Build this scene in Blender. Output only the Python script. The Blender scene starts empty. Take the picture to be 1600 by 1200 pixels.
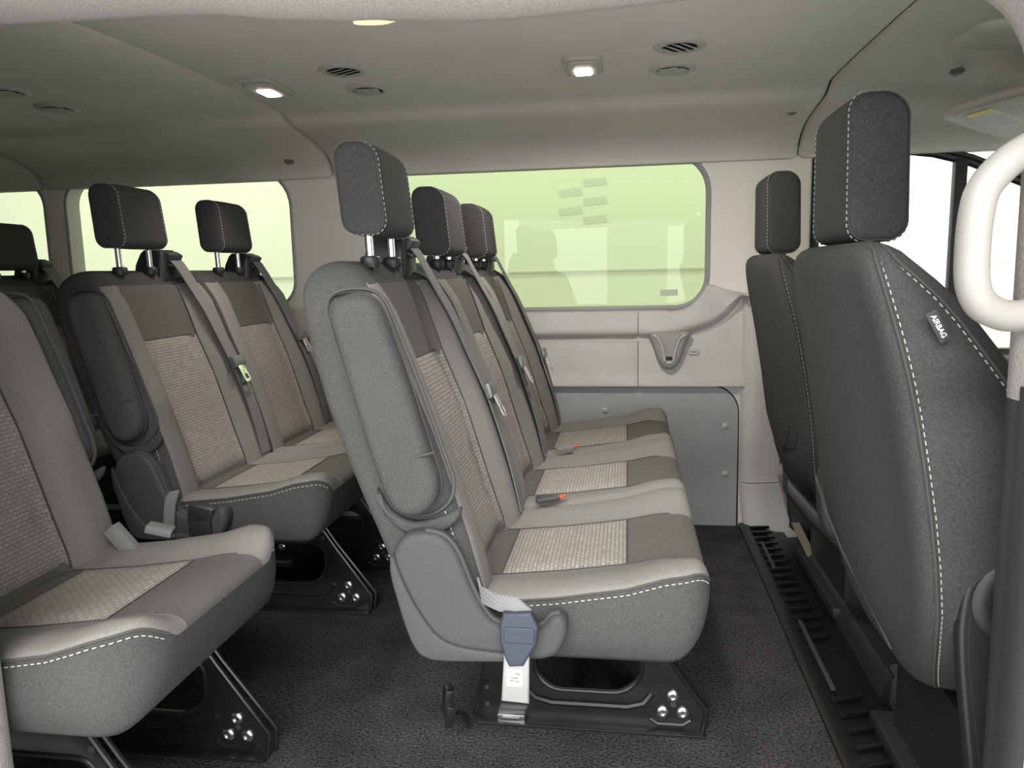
import bpy, bmesh, math, random
from mathutils import Vector, Matrix
random.seed(7)
S = bpy.context.scene
COL = S.collection
PI = math.pi

# ------------------------------------------------------------------ helpers
def lerp(a, b, t): return a + (b - a) * t
def clamp(v, a=0.0, b=1.0): return max(a, min(b, v))
def sstep(a, b, v):
    t = clamp((v - a) / (b - a)); return t * t * (3 - 2 * t)
def interp(tab, v):
    if v <= tab[0][0]: return tab[0][1]
    for (a, p), (b, q) in zip(tab, tab[1:]):
        if v <= b: return p + (q - p) * (v - a) / (b - a)
    return tab[-1][1]
def catmull(pts, n=6, closed=True):
    out = []; N = len(pts)
    rng = range(N) if closed else range(N - 1)
    for i in rng:
        if closed: p = [pts[(i + k) % N] for k in (-1, 0, 1, 2)]
        else: p = [pts[max(0, min(N - 1, i + k))] for k in (-1, 0, 1, 2)]
        for k in range(n):
            t = k / n
            out.append(tuple(0.5 * (2*p[1][d] + (p[2][d]-p[0][d])*t + (2*p[0][d]-5*p[1][d]+4*p[2][d]-p[3][d])*t*t
                       + (3*p[1][d]-p[0][d]-3*p[2][d]+p[3][d])*t**3) for d in range(len(p[0]))))
    if not closed: out.append(tuple(pts[-1]))
    return out
def rrect(x0, x1, z0, z1, r, n=7):
    if not isinstance(r, (tuple, list)): r = (r,) * 4          # bl, br, tr, tl
    out = []
    for (cx, cz, a0, rr) in ((x0 + r[0], z0 + r[0], PI, r[0]), (x1 - r[1], z0 + r[1], 1.5*PI, r[1]), (x1 - r[2], z1 - r[2], 0, r[2]), (x0 + r[3], z1 - r[3], .5*PI, r[3])):
        if rr < 1e-5: out.append((cx, cz)); continue
        for k in range(n + 1):
            a = a0 + .5*PI*k/n; out.append((cx + rr*math.cos(a), cz + rr*math.sin(a)))
    return out

def tag(o, label=None, cat=None, group=None, kind=None):
    if label: o['label'] = label
    if cat: o['category'] = cat
    if group: o['group'] = group
    if kind: o['kind'] = kind
    return o
def empty(name, loc=(0, 0, 0), label=None, cat=None, group=None, kind=None):
    o = bpy.data.objects.new(name, None); COL.objects.link(o); o.location = loc
    o.empty_display_size = .05
    return tag(o, label, cat, group, kind)
def link(name, me, mats, parent=None, smooth=40):
    if not isinstance(mats, (list, tuple)): mats = [mats]
    if not me.materials:
        for m in mats: me.materials.append(m)
    o = bpy.data.objects.new(name, me); COL.objects.link(o)
    if parent: o.parent = parent
    if smooth:
        for p in me.polygons: p.use_smooth = True
        me.set_sharp_from_angle(angle=math.radians(smooth))
    return o
def struct(o): o['kind'] = 'structure'; return o

class MB:
    """collects shapes into one mesh"""
    def __init__(s): s.v = []; s.f = []; s.m = []; s.uv = {}
    def add(s, vs, fs, mat=0):
        b = len(s.v); s.v += [tuple(v) for v in vs]
        for f in fs: s.f.append([i + b for i in f]); s.m.append(mat)
        return s
    def bm(s, bm, mat=0, M=None):
        bm.verts.ensure_lookup_table(); bm.verts.index_update()
        vs = [(M @ v.co if M else v.co.copy()) for v in bm.verts]
        s.add(vs, [[v.index for v in f.verts] for f in bm.faces], mat); bm.free(); return s
    def box(s, c, d, bev=0.0, rot=None, mat=0, seg=2):
        bm = bmesh.new(); bmesh.ops.create_cube(bm, size=1)
        for v in bm.verts: v.co = Vector((v.co.x*d[0], v.co.y*d[1], v.co.z*d[2]))
        if bev: bmesh.ops.bevel(bm, geom=bm.edges[:], offset=bev, segments=seg, profile=.6, affect='EDGES')
        M = Matrix.Translation(c)
        if rot: M = M @ Matrix.Rotation(rot[2], 4, 'Z') @ Matrix.Rotation(rot[1], 4, 'Y') @ Matrix.Rotation(rot[0], 4, 'X')
        return s.bm(bm, mat, M)
    def lathe(s, p, axis, prof, seg=20, mat=0):
        """prof: (r, h) along axis from p; capped at both ends"""
        q = Vector(axis).normalized().to_track_quat('Z', 'Y').to_matrix()
        P = [[Vector(p) + q @ Vector((r*math.cos(2*PI*k/seg), r*math.sin(2*PI*k/seg), h)) for k in range(seg)] for r, h in prof]
        return s.loft(P, mat=mat)
    def loft(s, P, closed=True, caps=True, mat=0, matfn=None):
        n = len(P[0]); b = len(s.v)
        for ring in P: s.v += [tuple(p) for p in ring]
        for i in range(len(P) - 1):
            for j in range(n if closed else n - 1):
                k = (j + 1) % n
                s.f.append([b+i*n+j, b+i*n+k, b+(i+1)*n+k, b+(i+1)*n+j]); s.m.append(matfn(i, j) if matfn else mat)
        if caps and closed:
            s.f.append([b + j for j in range(n)][::-1]); s.m.append(matfn(0, 0) if matfn else mat)
            s.f.append([b + (len(P)-1)*n + j for j in range(n)]); s.m.append(matfn(len(P)-2, 0) if matfn else mat)
        return s
    def tube(s, pts, r, seg=8, mat=0, closed=False):
        pts = [Vector(p) for p in pts]; N = len(pts); rings = []; up = None
        for i, p in enumerate(pts):
            a = pts[(i-1) % N] if (i or closed) else p; c = pts[(i+1) % N] if (i < N-1 or closed) else p
            t = (c - a).normalized()
            if up is None: up = t.orthogonal().normalized()
            up = (up - t*up.dot(t)).normalized(); w = t.cross(up)
            rr = r[i] if isinstance(r, (list, tuple)) else r
            rings.append([p + (up*math.cos(2*PI*k/seg) + w*math.sin(2*PI*k/seg))*rr for k in range(seg)])
        if closed: rings.append(rings[0])
        return s.loft(rings, caps=not closed, mat=mat)
    def ribbon(s, pts, wdirs, w, th, mat=0):
        pts = [Vector(p) for p in pts]; N = len(pts); rings = []
        for i, p in enumerate(pts):
            t = (pts[min(N-1, i+1)] - pts[max(0, i-1)]).normalized()
            wd = Vector(wdirs[i] if isinstance(wdirs, list) else wdirs); wd = (wd - t*wd.dot(t)).normalized()
            n = t.cross(wd)
            rings.append([p + wd*(w/2)*a + n*(th/2)*b for a, b in ((-1, -1), (1, -1), (1, 1), (-1, 1))])
        return s.loft(rings, mat=mat)
    def dashes(s, pts, wdir, ln=.0045, gap=.0035, w=.0013, th=.001, mat=0):
        """short thread stitches along a polyline"""
        pts = [Vector(p) for p in pts]; acc = 0.0; on = True; start = pts[0]
        for a, b in zip(pts, pts[1:]):
            d = (b - a).length
            if d < 1e-6: continue
            pos = 0.0
            while True:
                need = (ln if on else gap) - acc
                if pos + need > d: acc += d - pos; break
                pos += need; acc = 0; q = a.lerp(b, pos/d)
                if on: s.ribbon([start, q], wdir, w, th, mat)
                else: start = q
                on = not on
        return s
    def build(s, name, mats, parent=None, smooth=40, uv=None):
        me = bpy.data.meshes.new(name); me.from_pydata(s.v, [], s.f); 
        if not isinstance(mats, (list, tuple)): mats = [mats]
        for m in mats: me.materials.append(m)
        me.polygons.foreach_set('material_index', s.m)
        if uv:
            L = me.uv_layers.new(name='UVMap')
            for lp in me.loops: L.data[lp.index].uv = uv[lp.vertex_index]
        bm = bmesh.new(); bm.from_mesh(me); bmesh.ops.recalc_face_normals(bm, faces=bm.faces[:]); bm.to_mesh(me); bm.free()
        me.update()
        return link(name, me, mats, parent, smooth)

def plate_mesh(outlines, y0, y1, bev=0.0, bseg=2, basis='xz'):
    """outline(s) in x,z (first is outer, others holes) extruded from y0 to y1"""
    cu = bpy.data.curves.new('tmp', 'CURVE'); cu.dimensions = '2D'; cu.fill_mode = 'BOTH'
    for ol in outlines:
        sp = cu.splines.new('POLY'); sp.points.add(len(ol) - 1); sp.use_cyclic_u = True
        for p, (x, z) in zip(sp.points, ol): p.co = (x, z, 0, 1)
    bev = min(bev, (y1 - y0)/2)
    cu.extrude = max((y1 - y0)/2 - bev, 0); cu.bevel_depth = bev; cu.bevel_resolution = bseg; cu.offset = -bev
    ob = bpy.data.objects.new('tmp', cu); me = bpy.data.meshes.new_from_object(ob)
    ym = (y0 + y1)/2
    for v in me.vertices:
        x, z, h = v.co
        v.co = (x, ym - h, z) if basis == 'xz' else ((ym + h, x, z) if basis == 'yz' else (x, z, ym + h))
    bpy.data.objects.remove(ob); bpy.data.curves.remove(cu)
    bm = bmesh.new(); bm.from_mesh(me); bmesh.ops.remove_doubles(bm, verts=bm.verts[:], dist=1e-5)
    bmesh.ops.recalc_face_normals(bm, faces=bm.faces[:]); bm.to_mesh(me); bm.free()
    me.materials.clear()
    return me
def plate(name, outlines, y0, y1, mat, parent=None, bev=0.0, bseg=2, basis='xz', smooth=35):
    if not isinstance(outlines[0][0], (tuple, list)): outlines = [outlines]
    return link(name, plate_mesh(outlines, y0, y1, bev, bseg, basis), mat, parent, smooth)

# ------------------------------------------------------------------ materials
def nodes(m): return m.node_tree.nodes, m.node_tree.links
def pbr(name, col, rough=.6, metal=0.0, noise=0.0, nscale=300, bump=0.0, bscale=None, bdist=.001, spec=.5, sheen=0.0, detail=2.0, blotch=0.0, bump2=None):
    m = bpy.data.materials.new(name); m.use_nodes = True; N, L = nodes(m); b = N['Principled BSDF']
    b.inputs['Base Color'].default_value = (*col, 1); b.inputs['Roughness'].default_value = rough
    b.inputs['Metallic'].default_value = metal; b.inputs['Specular IOR Level'].default_value = spec
    if sheen: b.inputs['Sheen Weight'].default_value = sheen; b.inputs['Sheen Roughness'].default_value = .5
    tc = N.new('ShaderNodeTexCoord')
    if noise or bump:
        nz = N.new('ShaderNodeTexNoise'); nz.inputs['Scale'].default_value = nscale; nz.inputs['Detail'].default_value = detail
        L.new(tc.outputs['Object'], nz.inputs['Vector'])
    if noise:
        mp = N.new('ShaderNodeMapRange'); mp.inputs[1].default_value = .3; mp.inputs[2].default_value = .7
        mp.inputs[3].default_value = 1 - noise; mp.inputs[4].default_value = 1 + noise
        L.new(nz.outputs['Fac'], mp.inputs[0]); last = mp.outputs[0]
        if blotch:
            n2 = N.new('ShaderNodeTexNoise'); n2.inputs['Scale'].default_value = 9; L.new(tc.outputs['Object'], n2.inputs['Vector'])
            m2 = N.new('ShaderNodeMapRange'); m2.inputs[1].default_value = .3; m2.inputs[2].default_value = .7
            m2.inputs[3].default_value = 1 - blotch; m2.inputs[4].default_value = 1 + blotch; L.new(n2.outputs['Fac'], m2.inputs[0])
            mu = N.new('ShaderNodeMath'); mu.operation = 'MULTIPLY'; L.new(last, mu.inputs[0]); L.new(m2.outputs[0], mu.inputs[1]); last = mu.outputs[0]
        mx = N.new('ShaderNodeVectorMath'); mx.operation = 'SCALE'; mx.inputs[0].default_value = col
        L.new(last, mx.inputs['Scale']); L.new(mx.outputs[0], b.inputs['Base Color'])
    if bump:
        src = nz
        if bscale:
            src = N.new('ShaderNodeTexNoise'); src.inputs['Scale'].default_value = bscale; src.inputs['Detail'].default_value = 2
            L.new(tc.outputs['Object'], src.inputs['Vector'])
        bp = N.new('ShaderNodeBump'); bp.inputs['Strength'].default_value = bump; bp.inputs['Distance'].default_value = bdist
        L.new(src.outputs['Fac'], bp.inputs['Height']); L.new(bp.outputs[0], b.inputs['Normal'])
    return m
def weave_mat(name, c1, c2, gap):
    """coarse basket weave of seat inserts, in metres of UV"""
    m = bpy.data.materials.new(name); m.use_nodes = True; N, L = nodes(m); b = N['Principled BSDF']
    b.inputs['Roughness'].default_value = .9; b.inputs['Specular IOR Level'].default_value = .2
    uv = N.new('ShaderNodeUVMap'); uv.uv_map = 'UVMap'
    br = N.new('ShaderNodeTexBrick'); br.offset = .5; br.inputs['Scale'].default_value = 1
    br.inputs['Color1'].default_value = (*c1, 1); br.inputs['Color2'].default_value = (*c2, 1); br.inputs['Mortar'].default_value = (*gap, 1)
    br.inputs['Brick Width'].default_value = .0125; br.inputs['Row Height'].default_value = .0066
    br.inputs['Mortar Size'].default_value = .0011; br.inputs['Mortar Smooth'].default_value = .8
    L.new(uv.outputs[0], br.inputs['Vector'])
    nz = N.new('ShaderNodeTexNoise'); nz.inputs['Scale'].default_value = 500; L.new(uv.outputs[0], nz.inputs['Vector'])
    mp = N.new('ShaderNodeMapRange'); mp.inputs[3].default_value = .75; mp.inputs[4].default_value = 1.25; L.new(nz.outputs['Fac'], mp.inputs[0])
    sc = N.new('ShaderNodeVectorMath'); sc.operation = 'SCALE'; L.new(br.outputs['Color'], sc.inputs[0]); L.new(mp.outputs[0], sc.inputs['Scale'])
    L.new(sc.outputs[0], b.inputs['Base Color'])
    bp = N.new('ShaderNodeBump'); bp.inputs['Strength'].default_value = .45; bp.inputs['Distance'].default_value = .0012; bp.invert = True
    L.new(br.outputs['Fac'], bp.inputs['Height']); L.new(bp.outputs[0], b.inputs['Normal'])
    return m
def belt_mat(name, col):
    m = pbr(name, col, .75, noise=.12, nscale=900); N, L = nodes(m); b = N['Principled BSDF']
    tc = N.new('ShaderNodeTexCoord'); w = N.new('ShaderNodeTexWave'); w.bands_direction = 'DIAGONAL'; w.inputs['Scale'].default_value = 120
    L.new(tc.outputs['Object'], w.inputs['Vector']); bp = N.new('ShaderNodeBump'); bp.inputs['Strength'].default_value = .4; bp.inputs['Distance'].default_value = .0008
    L.new(w.outputs['Fac'], bp.inputs['Height']); L.new(bp.outputs[0], b.inputs['Normal'])
    return m
def glass_mat(name, tint, refl=.05):
    m = bpy.data.materials.new(name); m.use_nodes = True; N, L = nodes(m); N.remove(N['Principled BSDF'])
    o = N['Material Output']; t = N.new('ShaderNodeBsdfTransparent'); t.inputs[0].default_value = (*tint, 1)
    g = N.new('ShaderNodeBsdfGlossy'); g.inputs['Roughness'].default_value = .0
    mx = N.new('ShaderNodeMixShader'); fr = N.new('ShaderNodeFresnel'); fr.inputs[0].default_value = 1.38
    L.new(fr.outputs[0], mx.inputs[0]); L.new(t.outputs[0], mx.inputs[1]); L.new(g.outputs[0], mx.inputs[2]); L.new(mx.outputs[0], o.inputs[0])
    return m
def emit_mat(name, col, s):
    m = bpy.data.materials.new(name); m.use_nodes = True; b = m.node_tree.nodes['Principled BSDF']
    b.inputs['Base Color'].default_value = (*col, 1); b.inputs['Emission Color'].default_value = (*col, 1); b.inputs['Emission Strength'].default_value = s
    return m

DARK = pbr('charcoal_cloth', (.052, .0505, .049), .92, noise=.22, nscale=420, bump=.35, bdist=.0007, spec=.2, detail=3, blotch=.05)
HEAD = pbr('headrest_cloth', (.050, .048, .048), .92, noise=.25, nscale=420, bump=.35, bdist=.0007, spec=.2, detail=3)
FRONTC = pbr('front_seat_cloth', (.050, .0485, .0475), .92, noise=.25, nscale=380, bump=.35, bdist=.0007, spec=.2, detail=3)
TAUPE = pbr('taupe_cloth', (.168, .159, .147), .9, noise=.13, nscale=420, bump=.3, bdist=.0006, spec=.2, detail=3)
PANEL = pbr('dark_taupe_cloth', (.092, .087, .080), .9, noise=.17, nscale=420, bump=.3, bdist=.0006, spec=.2, detail=3)
WEAVE = weave_mat('basket_weave_cloth', (.285, .265, .235), (.23, .215, .19), (.14, .13, .115))
WEAVEB = weave_mat('basket_weave_back', (.265, .243, .22), (.215, .198, .18), (.15, .138, .126))
SEAM = pbr('seam_piping', (.05, .049, .047), .9)
STITCH = pbr('pale_thread', (.36, .35, .325), .85)
SHIELD = pbr('grained_grey_plastic', (.048, .0485, .05), .6, noise=.14, nscale=600, bump=.35, bdist=.0008, spec=.22)
BLACKP = pbr('black_plastic', (.018, .018, .02), .45, bump=.1, nscale=500)
MIDP = pbr('dark_grey_plastic', (.034, .034, .036), .5, bump=.15, nscale=600)
BLACKM = pbr('black_painted_steel', (.012, .012, .013), .3, metal=.0, spec=.6, noise=.15, nscale=40)
CHROME = pbr('chrome', (.82, .82, .82), .12, metal=1)
ZINC = pbr('zinc_bolt', (.62, .61, .6), .3, metal=1)
BELT = belt_mat('grey_belt_webbing', (.13, .128, .125))
LBELT = belt_mat('light_belt_webbing', (.17, .168, .166))
BLUEGREY = pbr('blue_grey_plastic', (.034, .039, .055), .5, bump=.2, nscale=500, spec=.3)
PLATEG = pbr('pale_metal_plate', (.25, .25, .245), .45, metal=.3)
LABEL = pbr('white_label', (.55, .55, .545), .6)
ORANGE = pbr('orange_tab', (.38, .085, .04), .5)
TONG = pbr('grey_tongue_plastic', (.10, .10, .105), .25, spec=.8)
CARPET = pbr('charcoal_carpet', (.05, .0465, .0485), 1.0, noise=.7, nscale=190, bump=1.0, bdist=.006, spec=.05, detail=6, blotch=.22)
RUBBER = pbr('black_rubber', (.007, .007, .008), .38, bump=.2, nscale=300)
HANDLE = pbr('pale_handle_plastic', (.25, .237, .218), .5)
BEIGE = pbr('warm_white_trim', (.80, .76, .70), .6, noise=.04, nscale=500, bump=.15, bdist=.0006)
GREYT = pbr('light_grey_trim', (.60, .585, .56), .6, noise=.06, nscale=500, bump=.25, bdist=.0006, blotch=.05)
KICK = pbr('grey_kick_panel', (.42, .425, .43), .6, noise=.05, nscale=400, bump=.2, bdist=.0006, blotch=.05)
HLINER = pbr('headliner_fabric', (.60, .585, .53), .95, noise=.06, nscale=600, bump=.2, bdist=.0006, spec=.1, blotch=.03)
HEADER = pbr('flocked_header_trim', (.29, .275, .258), .95, noise=.16, nscale=420, bump=.6, bdist=.0015, spec=.1, detail=4)
VENTP = pbr('vent_plastic', (.38, .37, .34), .55)
VENTD = pbr('dark_clip_plastic', (.16, .155, .145), .6)
DARKHOLE = pbr('vent_throat', (.03, .03, .028), .8)
SEAL = pbr('black_rubber_seal', (.012, .012, .014), .5)
LSEAL = pbr('grey_rubber_seal', (.33, .33, .335), .5)
POCK = pbr('mid_grey_moulding', (.34, .335, .325), .5, bump=.2, nscale=500)
GLASSG = glass_mat('green_tinted_glass', (.60, .655, .50))
GLASSG2 = glass_mat('pale_green_tinted_glass', (.72, .765, .635))
GLASSC = glass_mat('clear_door_glass', (.97, .97, .96))
LAMP = emit_mat('lamp_lens', (1.0, .9, .78), 22)
AMBER = emit_mat('amber_glint_glow', (1.0, .78, .36), .5)
WALLW = pbr('showroom_paint', (.80, .79, .76), .8)
WALLP = pbr('showroom_bright_panel', (.97, .97, .96), .7)
CHECKREFL = pbr('showroom_check', (.66, .66, .64), .8)
WLINE = pbr('showroom_joint', (.6, .6, .57), .8)
CONC = pbr('showroom_floor_paint', (.72, .72, .71), .5, noise=.06, nscale=30)
YELLOW = pbr('yellow_label', (.75, .68, .05), .6)
SILVER = pbr('satin_silver_trim', (.33, .33, .32), .35, metal=.2)

# ------------------------------------------------------------------ camera (27 mm equivalent, at the open sliding door)
cam = bpy.data.cameras.new('camera'); cam.lens = 27; cam.sensor_width = 36; cam.clip_start = .05
co = bpy.data.objects.new('camera', cam); COL.objects.link(co); S.camera = co
R = Matrix(((.98895, .14669, -.02204), (0, 0, 0), (-.14822, .97817, -.14562)))
r0 = Vector(R[0]).normalized(); fw = Vector(R[2]); fw = (fw - r0*fw.dot(r0)).normalized(); up = r0.cross(fw)
co.matrix_world = Matrix(((r0.x, up.x, -fw.x, 0), (r0.y, up.y, -fw.y, 0), (r0.z, up.z, -fw.z, .84), (0, 0, 0, 1)))

# ------------------------------------------------------------------ passenger bench seats
W = .42                                # pitch of one seating place
CB = [(-.28, .372), (-.20, .375), (-.10, .385), (0, .399), (.055, .411), (.09, .412), (.12, .408)]
XF = .115; ZM = .395; ZB = .292
BH = [(-.25, .012), (-.1, .013), (0, .016), (.06, .022), (.1, .026)]
INS = .105
def cush_top(x, y, c):
    return interp(CB, x) + interp(BH, x) * sstep(INS - .01, INS + .07, abs(y - c))
def cushion(y0, c, near, far, parent, rn=.05, mirror=False):
    """one seat cushion from y0 to y0+W; near / far tell whether that edge is a free end"""
    y1 = y0 + W; sg = -1 if mirror else 1
    xs = [-.27, -.24, -.215, -.19, -.16, -.13, -.10, -.07, -.04, -.02, 0, .02, .035, .05, .062, .073, .083, .092, .0995, .1055, .110, .1132, XF]
    rings = []; info = []
    def extent(x):
        def cut(R):
            q = clamp((x - (XF - R)) / R, 0, .999); return R * (1 - math.sqrt(1 - q*q))
        return y0 + (cut(rn) if near else cut(.018) + .001), y1 - (cut(rn) if far else cut(.018) + .001)
    def fac(x):
        qt = clamp((x - (XF - .026)) / .026); qb = clamp((x - (XF - .06)) / .06)
        return (1 - qt**2.4) ** (1/2.4), math.sqrt(max(0, 1 - qb*qb))
    def zmap(z, x):
        ft, fb = fac(x); return ZM + (z - ZM) * (ft if z > ZM else fb)
    def edge(x, y, yl, yr):
        z = cush_top(x, y, c); dn, df = y - yl, yr - y
        for d, free in ((dn, near), (df, far)):
            r, h = (.03, .010) if free else (.022, .018)
            t = clamp(d / r); z -= h * (1 - math.sqrt(max(0, 1 - (1-t)**2)))
        return z
    off = [0, .002, .006, .012, .02, .03, .04, .055, .07, .085, .1, .105]
    nom = [y0 + o for o in off] + [lerp(y0 + .105, y1 - .105, k/10) for k in range(1, 10)] + [y1 - o for o in off[::-1]]
    NT = len(nom)
    for x in xs:
        yl, yr = extent(x); ring = []
        for k, yn in enumerate(nom):
            y = yn + (yl - y0)*max(0, 1 - (yn - y0)/.1) - (y1 - yr)*max(0, 1 - (y1 - yn)/.1)
            ring.append((x, y, zmap(edge(x, y, yl, yr), x)))
        zn, zf = edge(x, yl, yl, yr), edge(x, yr, yl, yr)
        bn, bf = (.006 if near else -.0005), (.006 if far else -.0005)
        for t in (.25, .5, .75): ring.append((x, yr + bf*math.sin(PI*t), zmap(lerp(zf, ZB + .02, t), x)))
        ring += [(x, yr - .004, zmap(ZB + .012, x)), (x, yr - .018, zmap(ZB, x))]
        for t in (.3, .5, .7): ring.append((x, lerp(yr, yl, t), zmap(ZB, x)))
        ring += [(x, yl + .018, zmap(ZB, x)), (x, yl + .004, zmap(ZB + .012, x))]
        for t in (.75, .5, .25): ring.append((x, yl - bn*math.sin(PI*t), zmap(lerp(zn, ZB + .02, t), x)))
        rings.append([(p[0], p[1]*sg, p[2]) for p in ring]); info.append((yl, yr))
    def mf(i, j):
        if j >= NT - 1: return 1
        x = xs[i]
        ym = (nom[j] + nom[j+1]) / 2
        if abs(ym - c) < .105: return 2 if (x >= -1e-6 or x < -.19) else 2
        return 0
    o = MB().loft(rings, matfn=mf).build('seat_cushion', [TAUPE, DARK, PANEL], parent, 50)
    # woven insert: a pillowed patch sewn on the middle
    P = []; uv = []
    nx, ny = 20, 22
    for a in range(nx + 1):
        x = lerp(-.192, -.002, a/nx)
        row = []
        for b in range(ny + 1):
            y = lerp(c - .1035, c + .1035, b/ny); e = min(a, nx - a, 3)/3; e2 = min(b, ny - b, 3)/3
            row.append((x, y*sg, cush_top(x, y, c) + .0005 + .0055*math.sqrt(min(e, e2)))); uv.append((y, x))
        P.append(row)
    MB().loft(P, closed=False, caps=False).build('woven_insert', WEAVE, o, 60, uv)
    s = MB()
    for yy in (c - INS, c + INS):
        s.tube([(x, yy*sg, cush_top(x, yy, c) + .0005) for x in xs[2:16]], .0016, 6)
    for xx in (-.192, 0):
        s.tube([(xx, lerp(c - INS, c + INS, k/8)*sg, cush_top(xx, lerp(c - INS, c + INS, k/8), c) + .0008) for k in range(9)], .0016, 6)
    s.build('seam', SEAM, o)
    for free, end in ((near, 0), (far, 1)):
        if not free: continue
        pl = []; pl2 = []
        for i, x in enumerate(xs[2:-1]):
            y = info[i + 2][end]; z = zmap(edge(x, y, *info[i+2]), x)
            sd = -1 if end == 0 else 1
            pl.append((x, (y + sd*.0035)*sg, z - .007)); pl2.append((x, (y + sd*.0008)*sg, z))
        MB().dashes(pl, (0, 0, 1), .005, .004).build('stitching', STITCH, o)
        MB().tube(pl2, .0018, 6).build('piping', SEAM, o)
    return o

XFRONT = [(.33, -.222), (.40, -.236), (.464, -.258), (.606, -.299), (.707, -.340), (.80, -.368), (.86, -.388)]
XREAR = [(.33, -.305), (.40, -.325), (.472, -.352), (.557, -.385), (.65, -.417), (.71, -.432), (.779, -.446), (.815, -.451), (.86, -.452)]
AMP = [(.33, .03), (.47, .042), (.6, .04), (.72, .043), (.79, .036), (.83, .020), (.86, .0)]
def back_front(z, y, c): return interp(XFRONT, z) + interp(AMP, z) * sstep(.09, .145, abs(y - c))
def backrest(y0, c, near, far, parent, mirror=False):
    y1 = y0 + W; sg = -1 if mirror else 1; ZT = .860
    zs = [.335, .36, .40, .44, .47, .50, .54, .58, .62, .66, .69, .705, .73, .76, .785, .805, .818, .828, .836, .843, .849, .854, .8575, .8593, ZT]
    rings = []
    off = [0, .001, .004, .009, .016, .025, .035, .045, .06, .08, .1]
    nom = [y0 + o for o in off] + [lerp(y0 + .1, y1 - .1, k/10) for k in range(1, 10)] + [y1 - o for o in off[::-1]]
    NT = len(nom); ext = []
    for z in zs:
        def cut(Rt, rz):
            q = clamp((z - (ZT - rz)) / rz, 0, .9999); return Rt * (1 - math.sqrt(1 - q*q))
        yl = y0 + (cut(.09, .085) if near else cut(.045, .06) + .001); yr = y1 - (cut(.09, .085) if far else cut(.045, .06) + .001)
        ext.append((yl, yr))
        xr = interp(XREAR, z); q = clamp((z - (ZT - .04)) / .04); F = (1 - q**2.3) ** (1/2.3); xm = -.416
        ring = []
        for yn in nom:
            y = lerp(yl, yr, (yn - y0)/W); x = back_front(z, y, c)
            for d in (y - yl, yr - y):
                t = clamp(d / .022); x -= .016 * (1 - math.sqrt(max(0, 1 - (1-t)**2)))
            ring.append((x, y))
        xe_n, xe_f = ring[0][0], ring[-1][0]
        for t in (.15, .4, .7, .88): ring.append((lerp(xe_f, xr, t), yr + .006*math.sin(PI*t)))
        ring += [(xr + .004, yr - .003), (xr, yr - .012)]
        for t in (.3, .5, .7): ring.append((xr - .004, lerp(yr, yl, t)))
        ring += [(xr, yl + .012), (xr + .004, yl + .003)]
        for t in (.88, .7, .4, .15): ring.append((lerp(xe_n, xr, t), yl - .006*math.sin(PI*t)))
        rings.append([(xm + (x - xm)*F, y*sg, z) for x, y in ring])
    def mf(i, j):
        z = zs[i]
        if j >= NT - 1: return 1
        ym = (nom[j] + nom[j+1])/2; d = abs(ym - c)
        if z >= .827: return 1
        if d > W/2 - .0095: return 1
        if d < .105: return 2
        return 0
    o = MB().loft(rings, matfn=mf).build('backrest', [TAUPE, DARK, PANEL], parent, 50)
    P = []; uv = []; nz, ny = 30, 22; arc = 0
    for a in range(nz + 1):
        z = lerp(.385, .704, a/nz); row = []
        for b in range(ny + 1):
            y = lerp(c - .1085, c + .1085, b/ny); e = min(a, nz - a, 3)/3; e2 = min(b, ny - b, 3)/3
            row.append((back_front(z, y, c) + .0008 + .0055*math.sqrt(min(e, e2)), y*sg, z)); uv.append((y, z*1.05))
        P.append(row)
    MB().loft(P, closed=False, caps=False).build('woven_insert', WEAVEB, o, 60, uv)
    s = MB()
    for yy in (c - .11, c + .11): s.tube([(back_front(z, yy, c) + .0006, yy*sg, z) for z in zs[1:17]], .0016, 6)
    s.tube([(back_front(.705, lerp(c-.1, c+.1, k/8), c) + .0008, lerp(c-.1, c+.1, k/8)*sg, .705) for k in range(9)], .0016, 6)
    s.tube([(back_front(.828, lerp(y0+.03, y1-.03, k/12), c) - .001, lerp(y0+.03, y1-.03, k/12)*sg, .828) for k in range(13)], .0016, 6)
    s.build('seam', SEAM, o)
    for free, e, sd in ((near, 0, -1), (far, 1, 1)):
        if not free: continue
        pl = []
        for k in range(10):
            z = lerp(.375, .515, k/9); yy = y0 if e == 0 else y1
            pl.append((back_front(z, yy, c) - .021, (yy + sd*.0025)*sg, z))
        MB().dashes(pl, (1, 0, 0)).build('stitching', STITCH, o)
    return o

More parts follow.
